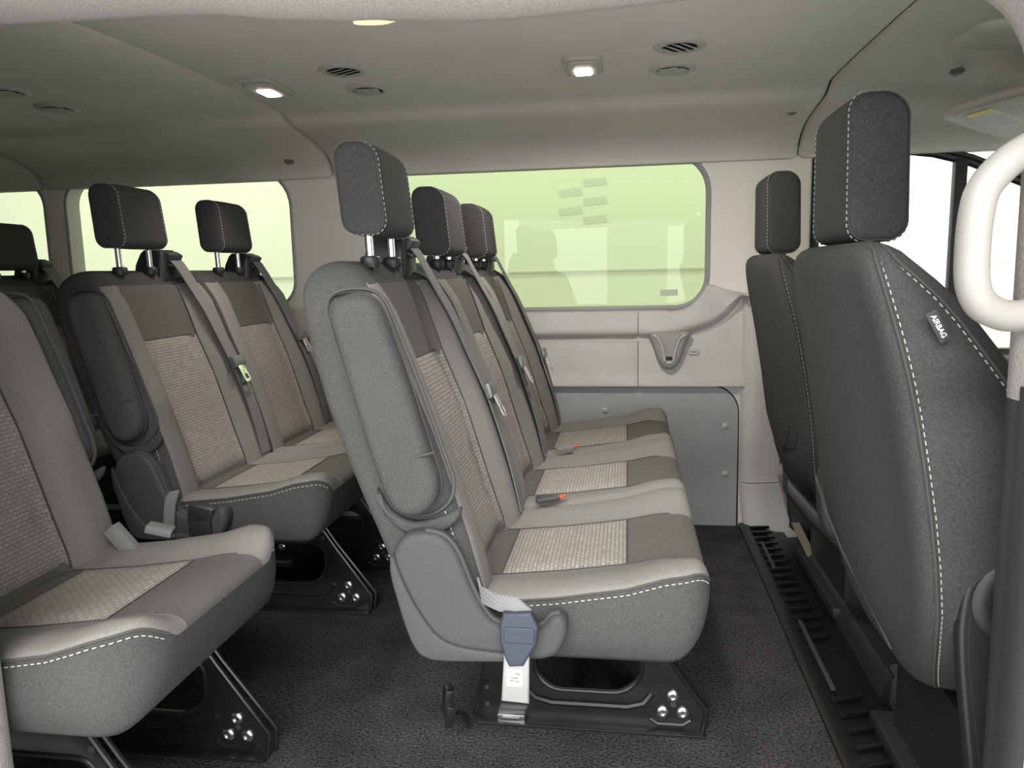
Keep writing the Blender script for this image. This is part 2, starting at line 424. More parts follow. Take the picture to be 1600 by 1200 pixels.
def rring(hx, hz, r, n=6):
    return rrect(-hx, hx, -hz, hz, r, n)
def headrest(xc, yc, ztop, h, w, t, mat, parent, post=.055, collar_z=.858, lean=.12, sg=1, stitch=True, post_drop=.004, fr=.03):
    """padded block with flat sewn sides, two posts and collars"""
    yc *= sg
    o_r = []
    ys = [(-1, .80), (-.985, .90), (-.955, .965), (-.90, 1.0), (-.5, 1.02), (0, 1.03), (.5, 1.02), (.90, 1.0), (.955, .965), (.985, .90), (1, .80)]
    zc = ztop - h/2
    def sec(s):
        pts = []
        for (a, b) in rrect(-t/2*s, t/2*s, -h/2*lerp(1, s, .5), h/2*lerp(1, s, .5), (.022*t/.07, .021*t/.07, .026*t/.07, .024*t/.07), 7):
            b2 = b/(h/2)
            wd = 1 - .10*max(0, b2)**2 - .05*max(0, -b2)**2
            pts.append((a*wd - lean*b + .004*(1-b2*b2), b))
        return pts
    for f, s in ys:
        o_r.append([(xc + a, yc + f*w/2*(1 - .07*max(0, b/(h/2))**2), zc + b) for a, b in sec(s)])
    o = MB().loft(o_r).build('head_restraint', mat, parent, 50)
    if stitch:
        for sd in (-1, 1):
            s = MB(); p = MB()
            ring = [(xc + a*1.01, yc + sd*(w/2*.915)*(1 - .07*max(0, b/(h/2))**2), zc + b*1.008) for a, b in sec(1.0)]
            ring2 = [(xc + a, yc + sd*(w/2*.965)*(1 - .07*max(0, b/(h/2))**2), zc + b) for a, b in sec(.965)]
            s.dashes(ring + ring[:1], (0, 1, 0), .0048, .0034, .0015, .0012); p.tube(ring2, .0013, 5, closed=True)
            s.build('stitching', STITCH, o); p.build('piping', SEAM, o)
    for sd in (-1, 1):
        y = yc + sd*post; x0 = xc + lean*h/2
        MB().lathe((x0 + .0, y, collar_z - post_drop), (-lean*.3, 0, 1), [(.0065, 0), (.0065, zc - h/2 + .03 - collar_z + post_drop)], 14).build('post', CHROME, o)
        MB().lathe((x0, y, collar_z - .012), (0, 0, 1), [(.014, 0), (.0155, .006), (.0158, .014), (.0135, .017), (.0085, .018)], 18).build('collar', BLACKP, o)
    return o

def bolts(o, pts, y, sd):
    for x, z in pts:
        MB().lathe((x, y, z), (0, sd, 0), [(.011, 0), (.0115, .003), (.009, .0055), (.0055, .006), (.005, .003)], 16).build('bolt', ZINC, o)
def leg(yl, parent, sg, face, dx=0):
    """pressed steel floor bracket, plate in x-z with a slot and rolled flanges"""
    outer = [(-.285, .0), (.136, .0), (.139, .045), (.052, .165), (-.012, .262), (-.25, .262), (-.262, .12)]
    hole = rrect(-.165, .022, .072, .17, (.045, .05, .03, .02), 6)
    o = plate('leg', [outer, hole], yl*sg - .004, yl*sg + .004, BLACKM, parent, .0015)
    f = MB(); y = yl*sg
    for off in (-.006, .012):
        f.tube([(.138 + off*.3, y + off, .0), (.143 + off*.3, y + off, .045), (.054, y + off, .167), (-.010, y + off, .262)], .0045, 8)
    f.tube([(x, y + face*.004, z) for x, z in rrect(-.17, .027, .067, .175, (.05, .055, .03, .02), 6)], .004, 8, closed=True)
    f.tube([(x, y + face*.003, z) for x, z in [(-.19, .07), (-.17, .05), (-.14, .042), (0, .042), (.03, .05), (.045, .07)]], .007, 8)
    f.tube([(.04, y + face*.003, .022), (.055, y + face*.003, .012), (.10, y + face*.003, .012), (.115, y + face*.003, .022)], .005, 8)
    f.tube([(-.287, y, .005), (-.264, y, .12), (-.25, y, .26)], .0045, 8)
    f.box((-.07, y + face*.012, .003), (.42, .03, .006), .002)
    f.build('flange', BLACKM, o)
    bolts(o, [(.082, .068), (.064, .036), (.10, .036), (-.222, .058)], y + face*.004, face)
    for x, z in ((.022, .19), (.083, .051)): MB().lathe((x, y + face*.0035, z), (0, face, 0), [(.0055, 0), (.0055, .0012)], 12).build('hole', DARKHOLE, o)
    for z in (.064, .03): MB().box((-.262, y + face*.0045, z), (.008, .001, .008)).build('hole', DARKHOLE, o)
    MB().box((-.215, y + face*.012, .012), (.052, .018, .018), .003).box((-.215, y + face*.02, .014), (.034, .008, .008), .002).build('floor_clamp', ZINC, o)
    return o

def belt_unit(c, y1, parent, sg, tz):
    yb = c + .165
    g = MB()
    g.loft([[(x + dx, (c + .115 + dy)*sg, z) for dx, dy in rrect(-hx, hx, -hy, hy, .010, 4)] for x, z, hx, hy in
            ((-.418, .835, .040, .045), (-.415, .875, .036, .042), (-.41, .900, .03, .038), (-.412, .909, .022, .032))])
    gd = g.build('belt_guide', BLACKP, parent, 45)
    MB().box((-.381, (c + .122)*sg, .892), (.022, .056, .022), .006, (0, .5, 0)).box((-.375, (c + .122)*sg, .872), (.012, .05, .006), .002, (0, .5, 0)).build('guide_cover', MIDP, gd)
    pts = [(-.378, (c + .122)*sg, .888), (-.366, (c + .128)*sg, .872), (-.352, (c + .138)*sg, .84)]
    for k in range(14):
        z = lerp(.80, .395, k/13); y = lerp(c + .145, yb + .005, min(1, k/8))
        pts.append((back_front(z, y, c) + .0035 + .006*math.sin(PI*k/13), y*sg, z))
    b = MB().ribbon(pts, (0, 1, 0), .046, .0022).build('seat_belt', BELT, parent, 60)
    x = back_front(tz, yb, c) + .016; y = (yb - .002)*sg
    t = MB().box((x, y, tz), (.014, .060, .030), .006, (0, -.25, 0)).build('belt_tongue', TONG, b)
    plate('metal_plate', [rrect(-.015, .015, -.05, .004, .006, 4), rrect(-.008, .008, -.042, -.028, .003, 3)], -.001, .001, CHROME, t, .0004, basis='yz').matrix_local = \
        Matrix.Translation((x + .006, y, tz - .006)) @ Matrix.Rotation(-.45, 4, 'Y')
    return b

SHO = [(-.322, .43), (-.318, .462), (-.300, .486), (-.272, .492), (-.247, .486), (-.228, .463), (-.211, .418), (-.195, .385), (-.178, .366), (-.15, .360), (-.128, .361),
       (-.112, .366), (-.102, .378), (-.090, .381), (-.081, .372), (-.080, .355), (-.086, .338), (-.096, .323), (-.12, .315), (-.18, .311), (-.25, .308), (-.276, .312), (-.292, .325), (-.305, .36), (-.314, .395)]
ARM = [(-.391, .785), (-.385, .805), (-.365, .813), (-.338, .811), (-.322, .795), (-.308, .755), (-.286, .685), (-.262, .60), (-.252, .56), (-.258, .532), (-.280, .514), (-.306, .516), (-.324, .538), (-.345, .60), (-.370, .695), (-.384, .75)]
def shield(parent, sg, silver=True):
    o = plate('side_shield', catmull(SHO, 4), -.042 if sg > 0 else .006, -.006 if sg > 0 else .042, SHIELD, parent, .011, 3)
    y = -.0425*sg
    lip = [(-.320, .455), (-.320, .43), (-.312, .395), (-.303, .36), (-.290, .327), (-.275, .314), (-.25, .3105), (-.18, .3135), (-.135, .3165), (-.135, .326), (-.18, .328), (-.232, .334), (-.262, .352), (-.288, .392), (-.305, .43), (-.315, .46)]
    plate('raised_lip', catmull(lip, 3), min(y - .006*sg, y + .004*sg), max(y - .006*sg, y + .004*sg), SHIELD, o, .0045, 2)
    MB().tube([(x, -.030*sg, z) for x, z in catmull(SHO[3:14], 4, False)], .004, 8).build('bright_rim', GREYT if not silver else SHIELD, o)
    return o
def bench(name, label, cat, X0, Y0, n, raises, tongues, mirror=False, arm=True, shd=True, group=None, headh=.138, belts=True, legs=None, rn=.05):
    root = empty(name, (X0, Y0, 0), label, cat, group)
    sg = -1 if mirror else 1; total = n*W
    for k in range(n):
        y0 = k*W; c = y0 + W/2; ne, fe = k == 0, k == n - 1
        cushion(y0, c, ne, fe, root, rn, mirror)
        backrest(y0, c, ne, fe, root, mirror)
        headrest(-.398, c - .010*sg, 1.013 + raises[k], headh, .168, .070, HEAD, root, .056, .862, .10, sg)
        if belts: belt_unit(c, y0 + W, root, sg, tongues[k])
    if arm:
        a = plate('armrest', catmull(ARM, 4), min(-.045*sg, .0), max(-.045*sg, .0), DARK, root, .017, 4)
        cx, cz = -.32, .665
        plate('fabric_fold', catmull([(-.345, .545), (-.325, .512), (-.29, .498), (-.25, .508), (-.226, .520), (-.232, .500), (-.262, .480), (-.30, .478), (-.335, .505)], 3), min(-.016*sg, .0), max(-.016*sg, .0), DARK, a, .007, 3)
        MB().tube([(cx + (x - cx)*1.0, -.016*sg, cz + (z - cz)*1.0) for x, z in catmull(ARM, 4)], .0016, 6, closed=True).build('piping', SEAM, a); MB().tube([(cx + (x - cx)*1.22, -.0035*sg, cz + (z - cz)*1.05) for x, z in catmull(ARM, 4)], .003, 6, closed=True).build('piping', SEAM, a)
        MB().tube([(-.254, -.040*sg, .604), (-.264, -.0452*sg, .602), (-.285, -.0455*sg, .596)], .0012, 6).build('seam', SEAM, a)
    if shd: shield(root, sg)
    pan = MB().box((-.10, total/2*sg, .278), (.26, total - .16, .02), .006)
    for x in (-.20, -.02): pan.tube([(x, (legs[0][0] + .006)*sg, .262), (x, (legs[-1][0] - .006)*sg, .262)], .012, 10)
    pan.build('seat_pan', BLACKM, root)
    for yl, face, dx in legs: leg(yl, root, sg, face).location = (dx, 0, 0)
    return root

b2 = bench('bench_seat', 'three-place grey bench in the middle, pale plate on its near buckle, legs fully in view', 'bench seat', 0, 1.01, 3, (.024, 0, 0), (.625, .625, .60), legs=((.322, -1, 0), (.967, -1, 0)))
b3 = bench('bench_seat', 'two-place grey bench against the window side, with dark shaded near end, behind the three-place bench', 'bench seat', -.72, 1.43, 2, (.034, .034), (.63, .66), legs=((.327, -1, -.055), (.60, -1, -.055)))
s3 = bench('single_seat', 'single grey seat with light rounded cushion, cut by the left edge of the photo', 'seat', -.675, 1.175, 1, (.02,), (.5,), mirror=True, arm=True, shd=False, legs=((.0, -1, -.09), (.28, -1, -.09)), rn=.088)
b4 = bench('bench_seat', 'dark rear bench, half hidden behind the two-place bench at the far left', 'bench seat', -1.44, 1.46, 2, (0, .0), (.6, .6), legs=((.262, -1, 0), (.58, -1, 0)))

# near buckle of the three-place bench
bk = MB().ribbon([(-.205, -.012, .408), (-.196, -.035, .404), (-.17, -.052, .402), (-.148, -.056, .402), (-.138, -.055, .392), (-.142, -.053, .378)], [(0, -.25, 1)]*3 + [(.3, -.2, 1), (.9, 0, .4), (1, 0, .0)], .026, .003).build('buckle_strap', LBELT, b2, 50)
hs = [(-.163, .392), (-.125, .395), (-.116, .375), (-.118, .352), (-.132, .327), (-.137, .318), (-.156, .316), (-.161, .326), (-.168, .352), (-.168, .375)]
bh = plate('buckle_housing', hs, -.064, -.048, BLUEGREY, b2, .005, 3)
plate('ribbed_pad', rrect(-.162, -.121, .352, .374, .003, 3), -.066, -.06, BLUEGREY, bh, .0015)
bp = plate('buckle_plate', [(-.164, .331), (-.158, .334), (-.155, .322), (-.138, .322), (-.135, .334), (-.129, .332), (-.131, .262), (-.169, .264)], -.059, -.050, PLATEG, b2, .003, 2)
lb = plate('white_sticker', rrect(-.1605, -.1385, .288, .312, .001, 2), -.0600, -.0588, LABEL, bp)
mk = MB()
for x, z, w_ in ((-.145, .306, .007), (-.153, .296, .005), (-.146, .295, .006), (-.15, .300, .01)): mk.box((x, -.0601, z), (w_, .0004, .0012))
mk.build('print_mark', SEAM, lb)
# floor latch behind the front leg
lt = MB().box((-.318, .235, .082), (.016, .03, .05), .003, (0, .12, .4)).box((-.312, .222, .060), (.014, .014, .04), .002, (0, .12, .3))
lt.tube([(-.305, .25, .05), (-.296, .27, .035), (-.290, .275, .01)], .004, 8)
lt.build('floor_latch', BLACKM, b2)
# buckle stalk tabs showing between the cushions
for k, yy in enumerate((.445, .865)):
    t = MB().box((-.152, yy - .03, .405), (.045, .026, .010), .004, (0, -.1, .2)).build('buckle_stalk', MIDP if k == 0 else LBELT, b2)
    MB().box((-.124, yy - .028, .409), (.014, .010, .006), .002, (0, -.3, .5)).build('red_button', ORANGE, t)
# row-three near buckle: silver strap loop and black buckle on the shield
MB().ribbon([(-.196, -.03, .41), (-.192, -.052, .39), (-.197, -.056, .34), (-.20, -.052, .325)], (1, -.25, .0), .026, .004).build('buckle_strap', LBELT, b3, 50)
MB().box((-.135, -.03, .363), (.055, .03, .04), .008, (0, .2, 0)).box((-.135, -.034, .335), (.05, .03, .04), .006).build('buckle_housing', BLACKP, b3)
# buckles lying behind the single seat cushion
MB().box((-.165, -.04, .40), (.07, .02, .026), .004, (0, .9, .1)).box((-.135, .015, .405), (.045, .03, .014), .003, (0, .3, .3)).build('buckle_strap', LBELT, s3)

# ------------------------------------------------------------------ front seats
FR = [(.25, .400), (.30, .368), (.387, .340), (.55, .318), (.685, .294), (.79, .270), (.88, .253)]
FSEAM = [(.22, .53), (.40, .535), (.52, .525), (.60, .49), (.673, .445), (.73, .405), (.789, .365), (.84, .318), (.88, .30)]
def front_seat(name, label, X0, yc, mirror):
    root = empty(name, (X0, yc, 0), label, 'front seat'); sg = -1 if mirror else 1
    HW = .258; ZT = .868
    zs = [.262, .268, .28, .315, .36, .42, .48, .54, .60, .66, .70, .74, .772, .798, .819, .834, .845, .854, .861, .866, ZT]
    off = [0, .004, .012, .025, .045, .07, .1]; rings = []
    seamR, seamF = [], []
    for z in zs:
        q = clamp((z - (ZT - .16))/.16, 0, 1); hw = HW*(1 - .30*(1 - math.sqrt(max(0, 1 - q**2.0)))) - .018*sstep(.6, .85, z)
        if z < .45: hw -= .13*((.45 - z)/.19)**1.5
        if z > ZT - .014: hw *= .8 + .2*math.sqrt(max(0, (ZT - z)/.014))
        q2 = clamp((z - (ZT - .05))/.05); F = (1 - q2**2.4)**(1/2.4)
        xr = interp(FR, z); xs_ = interp(FSEAM, z); xm = .305 if z > .79 else (xr + xs_)/2
        n = [-hw + o for o in off] + [lerp(-hw + .1, hw - .1, k/6) for k in range(1, 6)] + [hw - o for o in off[::-1]]
        ring = []
        for y in n:                                        # rear face
            d = hw - abs(y); t = clamp(d/.035); ring.append((xr + .018*(1 - math.sqrt(max(0, 1 - (1 - t)**2))) + .016*sstep(.05, .2, abs(y)), y))
        xe = ring[0][0]
        for t in (.2, .4, .6, .8, 1): ring.append((lerp(xe, xs_, t), hw + .010*math.sin(PI*t)))
        for y in n[::-1]:                                  # front face with bolsters
            d = hw - abs(y); t = clamp(d/.04)
            ring.append((xs_ + .03*math.sqrt(max(0, 1 - (1 - t)**2)) - (.075 if z < .75 else .075*clamp((ZT - z)/.13))*sstep(.07, .12, d), y))
        for t in (1, .8, .6, .4, .2): ring.append((lerp(xe, xs_, t), -hw - .010*math.sin(PI*t)))
        rr = [(xm + (x - xm)*F, y*sg, z) for x, y in ring]; rings.append(rr)
        seamR.append((xm + (xe - .002 - xm)*F, (-hw - .0015)*1.0, z)); seamF.append((xm + (xs_ - xm)*F, -hw - .002, z))
    o = MB().loft(rings).build('backrest', FRONTC, root, 55)
    for sd in (-1, 1):
        for pl in (seamR, seamF):
            s = MB(); st = MB()
            p = [(x, sd*-y if sd > 0 else y, z) for x, y, z in pl]
            p = [(x, y*sg, z) for x, y, z in p]
            s.tube(p[1:-2], .0022, 6)
            st.dashes([(x + .005, y + .0008*sd*sg, z) for x, y, z in p[1:-3]] if pl is seamR else [(x - .006, y + sd*.003*sg, z) for x, y, z in p[2:-2]], (1, 0, 0), .0055, .0045, .0012, .0014)
            s.build('piping', SEAM, o); st.build('stitching', STITCH, o)
    # rear lower flap seam
    MB().tube([(interp(FR, z) + .001, y*sg, z) for y, z in ((-.10, .30), (-.03, .34), (.06, .38), (.14, .42), (.2, .47))], .0018, 6).build('flap_seam', SEAM, o)
    headrest(.322, -.002, 1.060, .192, .202, .078, FRONTC, root, .052, .868, .02, 1, True, .03)
    # cushion
    cr = []
    for x, hw, zt, zb in ((.50, .20, .40, .24), (.53, .24, .43, .22), (.6, .25, .43, .22), (.8, .25, .45, .22), (.93, .245, .46, .23), (.985, .23, .44, .25), (1.005, .2, .40, .28)):
        ring = []
        for k in range(28):
            a = 2*PI*k/28; ca, sa = math.cos(a), math.sin(a)
            y = hw*math.copysign(abs(ca)**.45, ca); zz = (zt + zb)/2 + (zt - zb)/2*math.copysign(abs(sa)**.45, sa)
            if sa > 0: zz -= .03*(1 - sstep(.08, .16, abs(y)))
            ring.append((x, y, zz))
        cr.append(ring)
    MB().loft(cr).build('seat_cushion', FRONTC, root, 60)
    # side cover with recliner disc (outboard side)
    ol = [(.420, .16), (.392, .36), (.390, .44), (.405, .485), (.45, .505), (.55, .50), (.80, .42), (.97, .36), (.985, .26), (.96, .18), (.90, .12), (.48, .06), (.43, .10)]
    yA, yB = sorted((-.262*sg, -.240*sg))
    cv = plate('side_cover', catmull(ol, 4), yA, yB, BLACKP, root, .006, 3)
    yo = -.264*sg
    MB().tube([(x, yo + .004*sg, z) for x, z in catmull([(.430, .18), (.402, .36), (.400, .43), (.415, .47), (.46, .488), (.56, .47)], 6, False)], .0022, 6).build('rim', MIDP, cv)
    MB().lathe((.45, yo + .006*sg, .445), (0, -sg, 0), [(.052, 0), (.052, .008), (.045, .014), (.03, .015), (.02, .012)], 28).build('recliner_disc', BLACKP, cv)
    MB().box((.70, 0, .10), (.46, .36, .20), .02).box((.70, 0, .012), (.52, .42, .03), .008).build('pedestal', BLACKP, root)
    return root, o
ps, pback = front_seat('front_seat', 'front passenger seat at the right with the AIRBAG tag on its side', 0, 1.185, False)
ds, dback = front_seat('front_seat', 'driver seat farther from the camera, partly hidden by the front passenger seat', .045, 2.035, True)
# AIRBAG tag on the near side of the passenger backrest
def text_mesh(txt, size, ext=.0004):
    cu = bpy.data.curves.new('t', 'FONT'); cu.body = txt; cu.size = size; cu.extrude = ext; cu.align_x = 'CENTER'; cu.align_y = 'CENTER'; cu.offset = .0002
    ob = bpy.data.objects.new('t', cu); me = bpy.data.meshes.new_from_object(ob); bpy.data.objects.remove(ob); bpy.data.curves.remove(cu)
    me.materials.clear(); return me
AT = Matrix.Translation((.345, -.2625, .768)) @ Matrix.Rotation(math.radians(61), 4, 'Y') @ Matrix.Rotation(PI/2, 4, 'X')
tg = MB().box((0, 0, 0), (.038, .013, .003), .001).build('airbag_tag', MIDP, pback); tg.matrix_local = AT
tx = link('airbag_lettering', text_mesh('AIRBAG', .0082), LABEL, tg, 0); tx.location = (0, 0, .0016)
# armrests folded beside the driver seat
MB().loft([[(x, y - 2.035 + dy, z + dz) for dy, dz in rrect(-.03, .03, -.024, .024, .012, 4)] for x, y, z in ((.345-.028, 1.80, .34), (.39-.028, 1.78, .285), (.47-.028, 1.74, .205), (.485-.028, 1.735, .19))]).build('armrest', BLACKP, ds, 45)
MB().box((.455, -.30, .185), (.03, .07, .05), .01, (0, .5, 0)).build('armrest_end_cap', SHIELD, ds)
plate('inner_armrest', catmull([(.365, .46), (.36, .40), (.37, .34), (.395, .315), (.43, .33), (.45, .40), (.43, .47), (.39, .49)], 4), .29, .33, MIDP, ps, .012, 3)

# ------------------------------------------------------------------ the van shell
# floor
MB().box((-1.44, 1.62, -.02), (3.60, 1.84, .04)).build('floor', CARPET, None, 0)['kind'] = 'structure'
ff = MB().box((1.35, 1.62, -.06), (1.90, 1.84, .06)).build('floor_front', RUBBER, None, 0); struct(ff)
st = MB().loft([[(x, y, z) for x, z in ((.358, -.02), (.358, .010), (.372, .014), (.43, .006), (.47, -.008), (.50, -.012), (.50, -.06), (.36, -.06))] for y in (.76, 2.49)])
sill = st.build('trim_1', RUBBER, None, 30); struct(sill)
rb = MB()
for k in range(34):
    y = .80 + k*.05
    if 14 <= k <= 17: continue
    rb.box((.418, y, .0125), (.07, .012, .008), .003, (0, .1, .5))
rb.build('tread_rib', RUBBER, sill)
MB().box((.398, 1.62, .0175), (.010, .30, .006), .002).box((.40, 2.2, .016), (.010, .20, .006), .002).build('glint_strip', MIDP, sill)  # paler strips standing for highlights on the black sill
# far side wall, window openings, pillars
YW = 2.50
W1 = rrect(-.80, .250, .712, 1.19, (.09, .10, .12, .1), 8)
W2 = rrect(-1.955, -1.118, .735, 1.19, (.08, .09, .12, .09), 8)
W3 = rrect(-2.95, -2.035, .735, 1.19, (.08, .08, .09, .09), 8)
wl = plate('wall_left', [[(-3.2, .60), (.37, .60), (.556, .62), (.556, 1.20), (-3.2, 1.20)], W1, W2, W3], YW, YW + .085, BEIGE, None, .012, 3); struct(wl)
for i, (ol, zb) in enumerate(((W1, .712), (W2, .735), (W3, .735))):
    xs_ = [p[0] for p in ol]; x0, x1 = min(xs_), max(xs_)
    w = empty('window_%d' % (i + 1), ((x0 + x1)/2, YW + .09, .95), kind='structure')
    pn = plate('pane', rrect(x0 - .03, x1 + .03, zb - .03, 1.22, .1, 8), YW + .086, YW + .090, GLASSG if i == 0 else GLASSG2, w); pn.location = -Vector(w.location)
    sl = MB().tube([(x, YW + .004, z) for x, z in ol], .009 if i == 0 else .005, 8, closed=True).build('window_seal', LSEAL, w); sl.location = -Vector(w.location)
# grey trim below the windows: proud upper band, undercut ledge that sweeps up to the right, lower band
def ledge(x): return interp([(-3.2, .628), (.08, .628), (.15, .632), (.21, .642), (.26, .66), (.30, .685), (.335, .72), (.36, .76), (.375, .80)], x)
def trim_top(x):
    t = interp([(-3.2, .735), (-1.118, .735), (-.95, .725), (-.80, .708), (.13, .708)], x)
    if x > .13: t = interp([(.13, .704), (.17, .708), (.20, .722), (.228, .752), (.245, .785), (.262, .786), (.30, .772), (.38, .752)], x)
    return t
def trim_grid(x0, x1, name):
    n = max(2, int((x1 - x0)/.012)); P = []
    for i in range(n + 1):
        x = lerp(x0, x1, i/n); zt = trim_top(x); zl = min(ledge(x), zt + .08); r = []
        r.append((x, YW + .03, zt + .002)); r.append((x, YW + .002, zt)); r.append((x, YW - .012, zt - .006))
        e = .004 if i in (0, n) else 0
        prof = [(.024, -.022), (.012, -.024), (.002, -.018), (-.006, -.004), (-.014, .002), (-.03, -.001), (-.06, -.006), (-.11, -.012), (-.135, -.016), (-.150, -.026), (-.162, -.027)]
        for dz, dy in prof:
            z = zl + dz; 
            if dz <= -.06: z = lerp(zl - .03, .464, (-dz - .03)/.132)
            if z > zt - .01: r.append((x, YW - .020 - .0005*dz - .05*sstep(.12, .23, x), zt - .008 - .002*(.03 - dz)))
            else: r.append((x, YW + dy + e - (.05*clamp((z - zl)/max(.02, zt - zl))*sstep(.12, .23, x) if dz > -.004 else 0), z))
        r.append((x, YW + .03, .462))
        P.append(r)
    return struct(MB().loft(P, closed=False, caps=False).build(name, GREYT, None, 50))
trim_grid(-3.2, .0335, 'trim_2'); t3 = trim_grid(.0355, .383, 'trim_3')
plate('corner_fill', [(.20, -.01), (.385, -.01), (.385, .47), (.20, .47)], YW - .003, YW + .02, GREYT, t3)
kp = plate('trim_4', rrect(-3.2, .352, -.01, .463, (0, 0, .09, 0), 10), YW - .006, YW + .03, KICK, None, .003); struct(kp)
MB().tube([(-3.2, YW - .004, .4655), (.26, YW - .004, .4655)] + [(.262 + .09*math.sin(a), YW - .004, .3755 + .09*math.cos(a)) for a in [k*PI/16 for k in range(9)]] + [(.3545, YW - .004, .0)], .0022, 6).build('panel_gap', SEAL, kp)
for x, z in ((-.071, .382), (.311, .333), (.314, .175)):
    MB().lathe((x, YW - .006, z), (0, -1, 0), [(.0095, 0), (.009, .003), (.006, .0055), (.002, .0065)], 16).build('screw', LABEL, kp)
# lower pillar trim beside the step
pl = MB().loft([[(x, YW + y, z) for x, y in ((.356, .03), (.358, -.016), (.372, -.03), (.40, -.034), (.42, -.028), (.5, -.012), (.556, -.004), (.58, .03))] for z in (.153, .30, .47, .60, .70, .758)]).build('trim_5', GREYT, None, 50); struct(pl)
MB().loft([[(x + dx, YW + y, z) for x, y in ((.356, .03), (.358, -.020), (.376, -.036), (.41, -.042), (.43, -.036), (.5, -.016), (.556, -.006), (.58, .03))] for z, dx in ((-.08, .05), (-.05, .03), (-.035, .022), (-.025, .018), (.02, .012), (.09, .004), (.15, .0))]).build('lower_cover', GREYT, pl, 50)
# belt slider relief on the upper pillar
MB().box((.43, YW - .002, .93), (.05, .014, .30), .006).build('pillar_rib', BEIGE, wl)

# bottle pocket and round badge on the trim
ch = empty('bottle_pocket', (.131, YW - .012, .58), 'grey tulip-shaped moulded pocket with small white tab, set in the wall below the window', 'pocket')
def chp(o): o.location = -Vector(ch.location); return o
tul = catmull([(.070, .638), (.131, .640), (.192, .638), (.194, .625), (.184, .605), (.172, .565), (.158, .535), (.140, .520), (.122, .520), (.104, .535), (.090, .565), (.078, .605), (.068, .625)], 4)
cb = chp(plate('pocket_body', tul, YW - .040, YW - .004, POCK, ch, .014, 4))
chp(MB().loft([[(x, YW - .0405 + dy, z) for x, dy in ((.131 - w, -.003), (.131 - w*.6, -.001), (.131, .0), (.131 + w*.6, -.001), (.131 + w, -.003))] for w, z in ((.036, .632), (.024, .615), (.016, .59), (.0125, .56))], closed=False, caps=False).build('centre_channel', VENTP, ch, 60))
chp(MB().tube([(x, YW - .042, z) for x, z in catmull([(.080, .630), (.098, .618), (.108, .595), (.114, .570), (.118, .545)], 5, False)], .0035, 8).tube([(.262 - x, YW - .042, z) for x, z in catmull([(.080, .630), (.098, .618), (.108, .595), (.114, .570), (.118, .545)], 5, False)], .0035, 8).build('ridge', GREYT, ch))
chp(MB().box((.131, YW - .041, .5555), (.020, .003, .012)).build('slot', SHIELD, ch)); chp(MB().box((.131, YW - .0415, .543), (.018, .004, .010), .001).build('white_tab', LABEL, ch))
em = plate('wall_badge', rrect(.192, .226, .563, .582, .005, 4), YW - .013, YW - .004, LABEL, None, .002)
tag(em, 'small pale rectangular badge on the wall just right of the moulded pocket', 'badge')
MB().tube([(.199, YW - .0135, .574), (.205, YW - .0138, .5725), (.213, YW - .0138, .5725), (.219, YW - .0135, .574)], .0008, 6).build('symbol', MIDP, em)
TRL = bpy.data.materials.new('backlit_paper'); TRL.use_nodes = True; N_, L_ = nodes(TRL); N_.remove(N_['Principled BSDF'])
t1, t2, t3_ = N_.new('ShaderNodeBsdfTranslucent'), N_.new('ShaderNodeBsdfDiffuse'), N_.new('ShaderNodeMixShader')
t1.inputs[0].default_value = (.95, .96, 1, 1); t3_.inputs[0].default_value = .25
L_.new(t1.outputs[0], t3_.inputs[1]); L_.new(t2.outputs[0], t3_.inputs[2]); L_.new(t3_.outputs[0], N_['Material Output'].inputs[0])
stk = plate('window_sticker', rrect(.108, .164, .748, .768, .001, 2), YW + .0848, YW + .0855, TRL, None); tag(stk, 'small white rectangular sticker at the lower right of the long window', 'sticker')


# driver door with glass
dr = empty('door_1', (.9, 2.5, 0), kind='structure')
def drp(o): o.location = -Vector(dr.location); return o
FRM = [(.572, .55), (.572, 1.165), (.80, 1.172), (.90, 1.158), (1.0, 1.130), (1.15, 1.065), (1.3, .98), (1.62, .72), (1.72, .57)]
drp(MB().tube([(x, 2.515, z) for x, z in FRM], .013, 8).tube([(x, 2.50, z + .012) for x, z in FRM], .008, 8).build('window_frame', SEAL, dr))
drp(MB().box((.975, 2.515, .84), (.034, .03, .60), .004).build('window_divider', SEAL, dr))
drp(plate('door_pane', [(.572, .55), (.572, 1.165), (.80, 1.172), (.90, 1.158), (.972, 1.14), (.972, .55)], 2.523, 2.527, GLASSC, dr))
drp(plate('quarter_pane', [(.976, .55), (.976, 1.137), (1.15, 1.065), (1.3, .98), (1.62, .72), (1.72, .55)], 2.523, 2.527, glass_mat('pale_quarter_glass', (.86, .90, .80)), dr))
dpn = drp(plate('door_panel', [(.572, -.1), (.572, .575), (1.80, .575), (1.80, -.1)], 2.49, 2.55, MIDP, dr, .01))
drp(plate('door_trim_band', [(.60, .50), (.60, .56), (1.75, .56), (1.75, .50)], 2.475, 2.495, SILVER, dr, .008, 3))
drp(MB().box((.98, 2.455, .44), (.62, .08, .05), .015).build('door_armrest', BLACKP, dr)); 
drp(MB().box((1.10, 2.44, .474), (.05, .03, .012), .003, (0, .4, 0)).box((1.17, 2.44, .47), (.05, .03, .012), .003, (0, -.3, 0)).build('window_switch', SILVER, dr))
struct(plate('wall_front', rrect(.80, 2.56, -.1, .50, .01, 2), 2.2, 2.22, BLACKP, None, basis='yz'))
da = empty('dashboard', (1.3, 1.6, 0), 'dark dashboard corner with silver band and round vent beyond the driver seat', 'dashboard')
def dap(o): o.location = -Vector(da.location); return o
dap(MB().loft([[(x, y, z) for x, z in ((1.16, .25), (1.14, .40), (1.12, .50), (1.14, .555), (1.22, .575), (1.60, .565), (2.1, .55), (2.1, .25))] for y in (.83, 2.40)]).build('dash_body', MIDP, da, 30))
